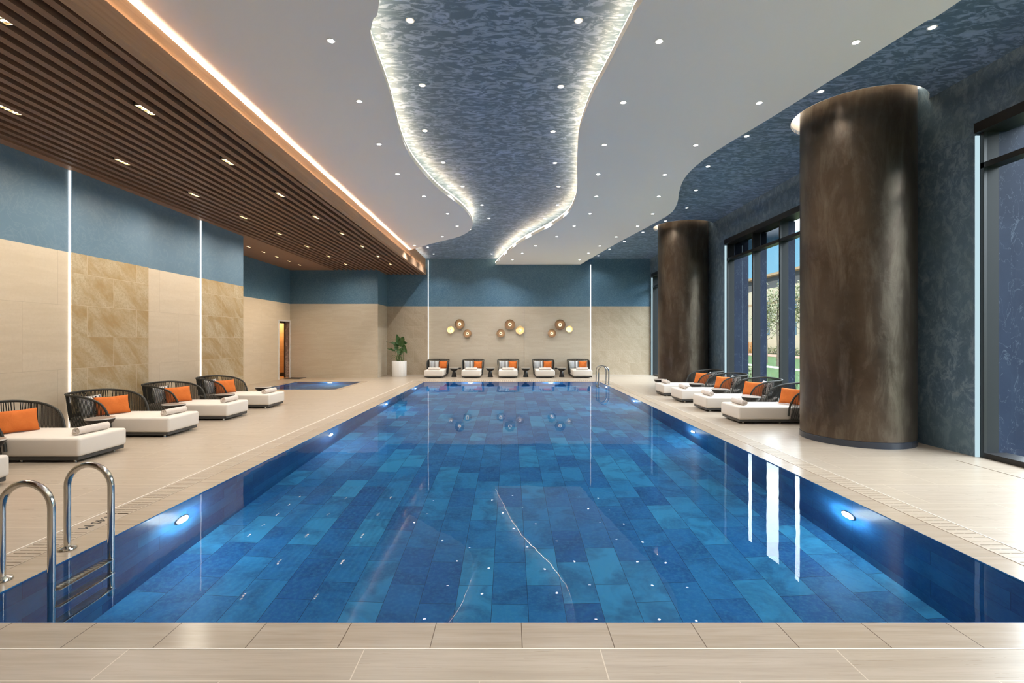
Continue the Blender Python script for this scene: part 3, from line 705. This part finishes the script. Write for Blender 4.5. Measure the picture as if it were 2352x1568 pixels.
def pillow_mesh(name, w, h, t, mat, seed=0):
    rnd = random.Random(seed); ph = [rnd.uniform(0, 6.28) for _ in range(8)]
    b = B()
    def side(sgn):
        def fn(u, v):
            a, c = 2*u-1, 2*v-1
            pin = 1 - .055*(1-c*c)*abs(a)**2 ; pin2 = 1 - .07*(1-a*a)*abs(c)**2
            th = t*.5*((1-abs(a)**2.6)*(1-abs(c)**2.6))**.55
            wr = .009*math.sin(9*a+ph[0]+3*c)*(abs(c)**2)*(1-abs(a)**4) + .006*math.sin(17*a+ph[1])*(abs(c)**3)*(1-abs(a)**6)
            return (sgn*(th + (wr if th > .004 else 0)), a*w/2*pin, c*h/2*pin2)
        return fn
    b.grid(22, 16, side(1)); b.grid(22, 16, side(-1))
    me = b.mesh(name, mat, True)
    bm = bmesh.new(); bm.from_mesh(me); bmesh.ops.remove_doubles(bm, verts=bm.verts, dist=.0008); bmesh.ops.recalc_face_normals(bm, faces=bm.faces); bm.to_mesh(me); bm.free()
    return me
def towel_mesh():
    b = B(); turns = 4.2; n = 120; t = .0052; r0 = .006; r1 = .050; Lh = .235
    prof = []
    for i in range(n+1):
        a = 2*PI*turns*i/n; r = r0 + (r1-r0)*i/n; prof.append((a, r))
    k = 5
    for i, (a, r) in enumerate(prof):
        for s_, rr in ((0, r-t*.86), (1, r+t*.86)):
            for j in range(k+1):
                y = -Lh + 2*Lh*j/k
                if j in (0, k): y += .010*math.sin(a*1.0)+.006*math.cos(2.3*a)
                b.v.append((rr*math.cos(a)*1.06, y, rr*math.sin(a)))
    st = 2*(k+1)
    for i in range(n):
        o0, o1 = i*st, (i+1)*st
        for j in range(k):
            b.face((o0+j, o0+j+1, o1+j+1, o1+j)); b.face((o0+k+1+j, o1+k+1+j, o1+k+2+j, o0+k+2+j))
        b.face((o0, o1, o1+k+1, o0+k+1)); b.face((o0+k, o0+2*k+1, o1+2*k+1, o1+k))
    e = n*st
    for j in range(k): b.face((e+j, e+j+1, e+k+2+j, e+k+1+j))
    return b.mesh('rolled_towel', MT['towel'], True)
DB = daybed_master(); dbfirst = True
ME_OL = pillow_mesh('orange_cushion', .50, .31, .15, MT['orange'], 3); ME_OS = pillow_mesh('orange_cushion', .36, .31, .15, MT['orange'], 5)
ME_Z = pillow_mesh('patterned_cushion', .42, .33, .14, MT['zigzag'], 8); ME_T = towel_mesh()
def put(me, name, bed, loc, yaw, tilt, label, cat, grp):
    o = bpy.data.objects.new(name, me); C.objects.link(o)
    mw = Matrix.Translation(Vector(bed[:2]+(0,))) @ Matrix.Rotation(bed[2], 4, 'Z') @ Matrix.Translation(Vector(loc)) @ Matrix.Rotation(yaw, 4, 'Z') @ Matrix.Rotation(tilt, 4, 'Y')
    o.matrix_world = mw; return tag(o, label, cat, grp)
def daybed(x, y, rz, where, kind, full=True):
    global dbfirst
    lab = f'cream daybed with black rope back, {where}'
    grp = {'L': 'daybeds along the stone side wall', 'R': 'daybeds along the windows', 'B': 'daybeds along the far wall'}[kind]
    if dbfirst: o = DB; dbfirst = False; o.location = (x, y, 0); o.rotation_euler = (0,0,rz); o['label'] = lab; o['group'] = grp
    else: dup(DB, (x, y, 0), rz, lab, grp)
    if not full: return
    bed = (x, y, rz); s = {'L': -1, 'R': 1, 'B': 0}[kind]
    if kind == 'B':
        put(ME_OS, 'orange_cushion', bed, (-.55, .20, .465), math.radians(-6), math.radians(-14), f'orange cushion on the daybed {where}', 'cushion', grp.replace('daybeds', 'orange cushions'))
        put(ME_Z, 'patterned_cushion', bed, (-.575, -.19, .474), math.radians(6), math.radians(-12), f'grey zigzag cushion on the daybed {where}', 'cushion', grp.replace('daybeds', 'zigzag cushions'))
    else:
        put(ME_OL, 'orange_cushion', bed, (-.40, 0.0, .462), math.radians(25)*s, math.radians(-16), f'orange cushion on the daybed {where}', 'cushion', grp.replace('daybeds', 'orange cushions'))
        put(ME_Z, 'patterned_cushion', bed, (-.62, .16*s, .478), math.radians(4)*s, math.radians(-14), f'grey zigzag cushion on the daybed {where}', 'cushion', grp.replace('daybeds', 'zigzag cushions'))
    put(ME_T, 'rolled_towel', bed, (.60, .03*(-s), .364), math.radians(random.uniform(-4, 4)), 0, f'rolled beige towel on the daybed {where}', 'towel', grp.replace('daybeds', 'rolled towels'))
for i in range(5):
    w = ['cut by the photo edge beside the steel ladder', 'behind the steel ladder, second along the stone wall', 'third along the stone wall, beside the ochre panel', 'fourth along the stone wall', 'last along the stone wall, beside the plunge pool'][i]
    daybed(-6.20, 4.89+1.605*i, 0, w, 'L', i > 0)
for i, y in enumerate((9.33, 10.82, 12.34, 13.72)):
    w = ['partly hidden by the closer bronze column', 'second along the windows, behind the half-hidden one', 'third along the windows from the closer column', 'last along the windows, beside the farther column'][i]
    daybed(5.0, y, PI, w, 'R')
for i, x in enumerate((-3.07, -1.57, -.07, 1.43, 2.94)):
    w = ['first from the plant along the far wall', 'second from the plant along the far wall', 'in the middle of the far wall row', 'fourth from the plant along the far wall', 'beside the far pool ladder'][i]
    daybed(x, 20.42, -PI/2, w, 'B')
# side tables
def table_master():
    r = empty('side_table', (0,0,0)); tag(r, 'side table', 'side table', 'black pedestal side tables')
    B().lathe([(.112, 0), (.112, .006), (.095, .08), (.062, .235), (.055, .255)], 28).obj('pedestal', MT['table_black'], r, True)
    B().lathe([(.055, .25), (.10, .262), (.15, .30), (.178, .345), (.187, .365), (.180, .367)], 36).obj('bowl', MT['table_black'], r, True)
    b = B().lathe([(.188, .366), (.188, .376), (.182, .378), (.178, .378)], 36, cap=False); b.cur = 1; b.lathe([(.178, .3785), (.05, .379)], 36); b.lathe([(.182, .366), (.05, .366)], 36)
    b.obj('table_top', [MT['table_rim'], MT['table_top']], r, True)
    return r
TB = table_master(); tfirst = True
def table(x, y, where, grp):
    global tfirst
    lab = f'black pedestal side table {where}'
    if tfirst: TB.location = (x, y, 0); TB['label'] = lab; TB['group'] = grp; tfirst = False
    else: dup(TB, (x, y, 0), 0, lab, grp)
for i in range(5):
    w = ['cut by the photo edge beside the large ladder', 'between the second and third daybeds along the stone wall', 'between the third and fourth daybeds along the stone wall', 'between the last two daybeds along the stone wall', 'beside the plunge pool, past the last daybed'][i]
    table(-6.13, 5.69+1.605*i, w, 'side tables along the stone wall')
for i, y in enumerate((10.07, 11.57, 13.03, 14.42)):
    w = ['behind the daybed half hidden by the column', 'between the second and third daybeds along the windows', 'between the last two daybeds along the windows', 'at the foot of the farther bronze column'][i]
    table(4.98 if i < 3 else 4.45, y, w, 'side tables along the windows')
for i, x in enumerate((-2.31, -.81, .66, 2.15)):
    w = ['between the first two daybeds from the plant', 'between the second daybed from the plant and the middle one', 'between the middle and fourth daybeds of the far wall', 'between the last two daybeds near the far ladder'][i]
    table(x, 20.2, w, 'side tables along the far wall')
for o in list(C.objects):                                           # two of the far tables carry a small black side tray
    if o.name.startswith('side_table') and abs(o.location.y-20.2) < .01 and (abs(o.location.x+2.31) < .01 or abs(o.location.x-2.15) < .01):
        sg = 1 if o.location.x < 0 else -1; x0, x1 = sorted((.12*sg, .285*sg))
        rbox(x0, x1, .02, .16, .318, .378, .006, 2).obj('side_tray', MT['table_black'], o, True)

# ------------------------------------------------------------------ ladders
def ladder(x_deck, x_pool, ys, z_deck, label, r=.022):
    t = empty('pool_ladder', ((x_deck+x_pool)/2, sum(ys)/2, 0)); tag(t, label, 'ladder', 'steel pool ladders')
    cx, cy = (x_deck+x_pool)/2, sum(ys)/2; R = abs(x_deck-x_pool)/2; sg = 1 if x_pool > x_deck else -1
    for y in ys:
        pa = [(-sg*R, y-cy, .0)] + [(-sg*R, y-cy, z) for z in (.15, .3, .40)] + [(-sg*R*math.cos(a), y-cy, .46+R*math.sin(a)) for a in [PI*k/16 for k in range(17)]] + [(sg*R, y-cy, z) for z in (.40, .2, 0, -.3, -.6, -.86)]
        B().tube(pa, r, 14).obj('handrail', MT['steel'], t, True)
        B().lathe([(.058, 0), (.055, .010), (.03, .020), (.024, .022)], 24, (-sg*R, y-cy, 0)).obj('flange', MT['steel'], t, True)
    for z in (-.18, -.45, -.72):
        b = rbox(sg*R-.045, sg*R+.045, ys[0]-cy+.01, ys[-1]-cy-.01, z-.018, z, .006, 2)
        for k in range(15):
            yy = ys[0]-cy+.05+k*(ys[-1]-ys[0]-.1)/14
            b.box(sg*R-.02, sg*R+.02, yy-.004, yy+.004, z, z+.003)
        b.obj('tread', MT['steel'], t, True)
    return t
ladder(-3.285, -2.96, (3.15, 3.62), 0, 'large steel pool ladder with hooped handrails close to the camera')
ladder(3.38, 3.03, (16.65, 17.12), 0, 'small steel pool ladder at the far end of the pool')

# ------------------------------------------------------------------ wall lamps
def wall_lamp(cx, cz, d, lite, label):
    t = empty('wall_lamp', (cx, YB, cz)); tag(t, label, 'wall lamp', 'round brass wall lamps')
    R = d/2
    B().lathe([(.035, 0), (.035, -.055)], 16, axis='y').obj('mount', MT['knob'], t, True)
    B().lathe([(R*.3, -.050), (R*.97, -.062), (R, -.078), (R*.985, -.082), (R*.90, -.072), (R*.52, -.064), (R*.3, -.062)], 40, axis='y', cap=False).obj('dish', MT['brass_lite' if lite else 'brass'], t, True)
    B().lathe([(R*.34, -.063), (R*.30, -.068), (R*.1, -.069)], 32, axis='y').obj('glow_disc', MT['lamp_glow'], t, True)
    B().lathe([(R*.03, -.066), (R*.03, -.112), (R*.15, -.114), (R*.16, -.120), (R*.11, -.130), (R*.03, -.132)], 18, axis='y').obj('knob', MT['knob'], t, True)
    B().tube([(R*.105*math.cos(2*PI*k/20), -.104, R*.105*math.sin(2*PI*k/20)) for k in range(20)], .0035, 6, True).obj('light_ring', MT['lamp_ring'], t, True)
G = [[(440,337,95,1,'small pale'),(562,260,135,0,'large dark'),(667,387,112,0,'medium')], [(1118,385,115,0,'lower'),(1242,265,138,0,'large top'),(1378,342,115,1,'upright-side')], [(1808,385,115,0,'medium lower'),(1920,268,145,0,'large top'),(2045,326,88,1,'small pale')]]
gn = ['cluster nearest the plant', 'middle cluster', 'cluster nearest the far ladder']
G[1][2] = (1378,342,115,1,'brighter'); G[1][0] = (1118,385,115,0,'low')
for gi, g in enumerate(G):
    for (zx, zy, zd, lite, nm) in g:
        pxx, pyy = 960+zx/5.88, 700+zy/5.88; y = YB-.08
        wall_lamp((pxx-CX)/F*y, H+(CY-pyy)/F*y, zd/5.88/F*y, lite, f'{nm} round brass lamp in the {gn[gi]} on the far wall')

# ------------------------------------------------------------------ potted plant
pp = empty('potted_plant', (-4.66, 20.55, 0)); tag(pp, 'tall broad-leaved green plant in a white fluted pot', 'plant')
b = B(); n = 120; prof = [(0, .0), (.292, 0), (.305, .02), (.308, .64), (.300, .65), (.285, .65), (.28, .58)]
bb = len(b.v)
for r, h in prof[1:]:
    for k in range(n):
        fl_ = 0 if r < .30 else .012*(abs(math.sin(k*PI*20/n)) - 1)
        a = 2*PI*k/n; b.v.append(((r+fl_)*math.cos(a), (r+fl_)*math.sin(a), h))
for i in range(len(prof)-2):
    for k in range(n): l = (k+1) % n; b.face((bb+i*n+k, bb+i*n+l, bb+(i+1)*n+l, bb+(i+1)*n+k))
b.face([bb+k for k in range(n)])
b.obj('pot', MT['pot'], pp, True)
B().lathe([(.285, .585), (.05, .60)], 32).obj('soil', MT['soil'], pp)
def leaf(base, tip, width, droop, roll):
    base, tip = Vector(base), Vector(tip); ax = (tip-base); Ln = ax.length; ax.normalize()
    side = ax.cross(Vector((0,-1,.3))).normalized(); nrm = side.cross(ax).normalized()
    side = Matrix.Rotation(roll, 3, ax) @ side; nrm = Matrix.Rotation(roll, 3, ax) @ nrm
    def fn(u, v):
        c = 2*v-1; w = width*.5*(math.sin(PI*min(1, u**.75*.98+.02))**.8)*(1-.25*u)
        p = base + ax*(Ln*u) + side*(c*w) + nrm*(-.22*w*c*c*-1 + .015*math.sin(14*u)*abs(c)) + Vector((0,0,-droop*u*u))
        return p
    return B().grid(10, 6, fn)
LV = [((.0,.0,1.30),(-.10,-.02,1.80),.24,.02,.2),((.05,-.02,1.25),(.22,-.10,1.72),.30,.05,-.1),((.02,.02,1.35),(.16,.02,1.70),.26,.02,.3),((-.05,0,1.22),(-.28,-.08,1.52),.24,.06,.5),((-.1,.0,1.28),(-.55,-.05,1.50),.16,.02,1.2),
      ((.12,-.04,1.28),(.36,-.12,1.12),.27,.16,.2),((.16,0,1.38),(.34,-.02,1.52),.22,.10,.2),((.0,-.08,1.10),(.02,-.16,1.02),.22,.12,.0),((-.15,-.05,1.05),(-.48,-.12,1.20),.18,.03,.9),((.06,-.06,1.18),(.14,-.12,1.00),.26,.1,.1),
      ((-.16,-.02,.86),(-.34,-.06,.88),.07,.02,1.0),((-.16,-.04,.78),(-.33,-.08,.78),.07,.02,1.0),((.04,-.04,.92),(.16,-.1,.96),.06,.02,.5),((-.06,-.06,1.12),(-.16,-.14,1.30),.22,.06,.3)]
for i, (a, t, w, d, ro) in enumerate(LV):
    o = leaf(a, t, w, d, ro).obj('leaf', MT['leaf'], pp, True)
    sx = max(-.2, min(.2, a[0]*1.0)); rt = (-.14 + .05*(i % 7), .03*((i*3) % 5 - 2), .585)
    B().tube([rt, ((rt[0]+a[0])/2+.01, (rt[1]+a[1])/2, (rt[2]+a[2])/2), a], [.012, .010, .006], 6).obj('stem', MT['stem'], pp, True)
# floor mat
b = rbox(-8.86, -8.25, 19.1, 19.78, .0, .018, .004, 1); o = b.obj('door_mat', MT['mat']); tag(o, 'dark grey mat on the deck beside the narrow doorway', 'mat')

# ------------------------------------------------------------------ outside the windows
b = B(); b.box(6.84, 70, -30, 120, -.5, -.22); o = b.obj('lawn', MT['grass']); struct(o, 'green lawn outside the windows', 'lawn')
b = B(); b.box(16.2, 17.2, -30, 120, -.3, -.20); o = b.obj('garden_path', MT['path']); struct(o, 'pale paved path across the lawn outside', 'path')
b = B(); b.box(27, 31, -30, 120, -.3, -.205); o = b.obj('garden_track', MT['track']); struct(o, 'red paved strip beyond the lawn outside', 'path')
b = B(); b.box(33.6, 33.8, -30, 120, -.3, 1.9); o = b.obj('garden_wall', MT['facade']); tag(o, 'pale garden wall beyond the hedge outside the window', 'wall', kind='structure')
ab = empty('apartment_building', (40, 60, 0)); tag(ab, 'cream building with grey attic and tan roof edge outside the window', 'building')
B().box(0, 14, -40, 60, -.3, 9.4).obj('facade', MT['facade'], ab)
B().box(1.2, 14, -40, 60, 9.4, 11.4).obj('attic', MT['attic'], ab)
B().box(.2, 14.5, -41, 61, 11.4, 11.75).obj('roof', MT['roof_edge'], ab)
for k in range(14):
    y = -36+7*k
    o = B().box(1.14, 1.2, y, y+1.7, 9.7, 11.0).obj('window', MT['far_glass'], ab)
    for z in (2.2, 5.6):
        B().box(-.04, 0, y+2, y+3.3, z, z+2.0).obj('window', MT['far_glass'], ab)
    B().box(-.06, .02, y-.5, y+6.5, 7.0, 7.35).obj('ledge', MT['roof_edge'], ab)
def tree(x, y, hh, label, seed, n=1100):
    r = random.Random(seed); t = empty('tree', (x, y, -.22)); tag(t, label, 'tree', 'garden trees')
    b = B(); b.tube([(0,0,0), (.02,.01,hh*.25), (-.02,.02,hh*.5), (.03,0,hh*.9)], [.075, .06, .05, .015], 8)
    ends = []
    for k in range(16):
        z = hh*(.38+.5*k/16); a = 2.4*k; l = hh*.20*(1-.4*k/16)
        e = (math.cos(a)*l, math.sin(a)*l, z+l*.8); b.tube([(0,0,z), (e[0]*.5, e[1]*.5, z+l*.3), e], [.022, .016, .006], 5); ends.append(e)
    b.obj('trunk', MT['bark'], t, True)
    b = B()
    for k in range(n):
        e = r.choice(ends); c = Vector((e[0]*r.uniform(.4, 1.2), e[1]*r.uniform(.4, 1.2), e[2]+r.uniform(-.35, .35)))
        c += Vector((r.gauss(0, .16), r.gauss(0, .16), r.gauss(0, .16))); s = r.uniform(.07, .13)
        u = Vector((r.gauss(0,1), r.gauss(0,1), r.gauss(0,1))).normalized(); v = u.orthogonal().normalized()
        q = len(b.v); b.v += [tuple(c-u*s), tuple(c+v*s*.5), tuple(c+u*s), tuple(c-v*s*.5)]; b.face((q, q+1, q+2, q+3))
    b.obj('foliage', MT['tree_leaf'], t)
tree(17.9, 32.6, 5.3, 'slim young tree with sparse leaves in the middle of the window view', 1)
tree(19.5, 37.0, 4.6, 'smaller slim tree behind the first one in the window view', 2, 700)
tree(17.5, 28.6, 5.2, 'slim tree at the column side of the window view', 3)
b = B(); r_ = random.Random(5)
for k in range(2600):
    y = r_.uniform(30, 110); x = r_.uniform(32.2, 33.2); z = r_.uniform(-.2, 1.1)*(.7+.3*math.sin(y)); s = r_.uniform(.10, .2)
    u = Vector((r_.gauss(0,1), r_.gauss(0,1), r_.gauss(0,1))).normalized(); v = u.orthogonal().normalized(); c = Vector((x, y, z))
    q = len(b.v); b.v += [tuple(c-u*s), tuple(c+v*s*.6), tuple(c+u*s), tuple(c-v*s*.6)]; b.face((q, q+1, q+2, q+3))
o = b.obj('hedge', MT['hedge']); tag(o, 'loose yellow green hedge along the garden wall outside', 'hedge', kind='stuff')
fe = B(); 
for k in range(60): fe.box(31.5, 31.55, 60+k*.35, 60+k*.35+.16, -.2, 1.25)
fe.box(31.55, 31.6, 60, 81, .9, 1.0); fe.box(31.55, 31.6, 60, 81, .1, .2)
o = fe.obj('picket_fence', MT['fence']); tag(o, 'orange wooden picket fence far outside the window', 'fence')
b = B(); r_ = random.Random(9)
for k in range(700):
    a = r_.uniform(0, 6.28); rr = r_.uniform(.15, .42); c = Vector((7.32+rr*.55*math.cos(a), 14.75+rr*1.6*math.sin(a), r_.uniform(-.2, .75))); s = r_.uniform(.03, .06)
    u = Vector((r_.gauss(0,1), r_.gauss(0,1), r_.gauss(0,1))).normalized(); v = u.orthogonal().normalized()
    q = len(b.v); b.v += [tuple(c-u*s), tuple(c+v*s*.6), tuple(c+u*s), tuple(c-v*s*.6)]; b.face((q, q+1, q+2, q+3))
o = b.obj('shrub', MT['hedge']); tag(o, 'low green shrub just outside the window at the foot of the stone pier', 'shrub')

# ------------------------------------------------------------------ sky, sun, camera
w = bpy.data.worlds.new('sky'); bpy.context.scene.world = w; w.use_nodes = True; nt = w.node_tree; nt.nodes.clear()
# clear blue low on the horizon, added out-of-view brightness above lights the hall
def wn_(t, **kw):
    n = nt.nodes.new(t)
    for k, v in kw.items(): setattr(n, k, v)
    return n
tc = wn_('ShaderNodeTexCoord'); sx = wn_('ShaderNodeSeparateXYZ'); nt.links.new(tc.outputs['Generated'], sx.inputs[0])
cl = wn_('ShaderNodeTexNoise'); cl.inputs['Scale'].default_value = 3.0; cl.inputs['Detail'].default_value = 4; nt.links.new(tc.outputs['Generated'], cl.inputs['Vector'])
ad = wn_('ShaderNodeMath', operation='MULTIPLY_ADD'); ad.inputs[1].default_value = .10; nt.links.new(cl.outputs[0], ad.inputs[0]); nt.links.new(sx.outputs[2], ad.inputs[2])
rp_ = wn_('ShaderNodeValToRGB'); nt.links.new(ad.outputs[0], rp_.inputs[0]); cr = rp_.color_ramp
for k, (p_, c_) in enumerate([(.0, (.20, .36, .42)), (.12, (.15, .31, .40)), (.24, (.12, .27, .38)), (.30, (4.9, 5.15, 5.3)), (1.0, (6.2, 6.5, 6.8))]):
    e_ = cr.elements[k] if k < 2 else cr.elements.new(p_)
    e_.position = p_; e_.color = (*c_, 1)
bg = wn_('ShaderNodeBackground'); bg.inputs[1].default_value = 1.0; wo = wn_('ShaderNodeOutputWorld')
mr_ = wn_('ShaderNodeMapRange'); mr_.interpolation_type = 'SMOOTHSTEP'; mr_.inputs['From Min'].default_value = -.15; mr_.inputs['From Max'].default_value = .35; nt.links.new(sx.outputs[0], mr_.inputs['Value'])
mxw = wn_('ShaderNodeMix', data_type='RGBA'); mxw.inputs[6].default_value = (.20, .32, .42, 1); nt.links.new(mr_.outputs[0], mxw.inputs[0]); nt.links.new(rp_.outputs[0], mxw.inputs[7])   # added brightness only on the window side, keeps the facade outside dim
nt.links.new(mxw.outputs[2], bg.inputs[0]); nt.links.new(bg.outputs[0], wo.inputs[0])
s = light('SUN', (0, 0, 30), 1.7, (1, .90, .76), angle=math.radians(.6))
d = Vector((math.cos(math.radians(34)), .30, -math.sin(math.radians(34)))); s.rotation_euler = d.to_track_quat('-Z', 'Y').to_euler()
cam = bpy.data.cameras.new('camera'); co_ = bpy.data.objects.new('camera', cam); C.objects.link(co_)
cam.sensor_width = 36; cam.lens = F/2352*36; cam.shift_x = (1176-CX)/2352; cam.shift_y = -(784-CY)/2352; cam.clip_start = .05; cam.clip_end = 400
co_.location = (0, 0, H); co_.rotation_euler = (PI/2, 0, 0)
sc = bpy.context.scene; sc.camera = co_
sc.view_settings.view_transform = 'Standard'; sc.view_settings.look = 'None'; sc.view_settings.gamma = 1; sc.view_settings.use_curve_mapping = False; sc.view_settings.exposure = 1.40
try:
    sc.cycles.use_denoising = True; sc.cycles.sample_clamp_indirect = 6.0; sc.cycles.max_bounces = 10; sc.cycles.diffuse_bounces = 4
except Exception: pass
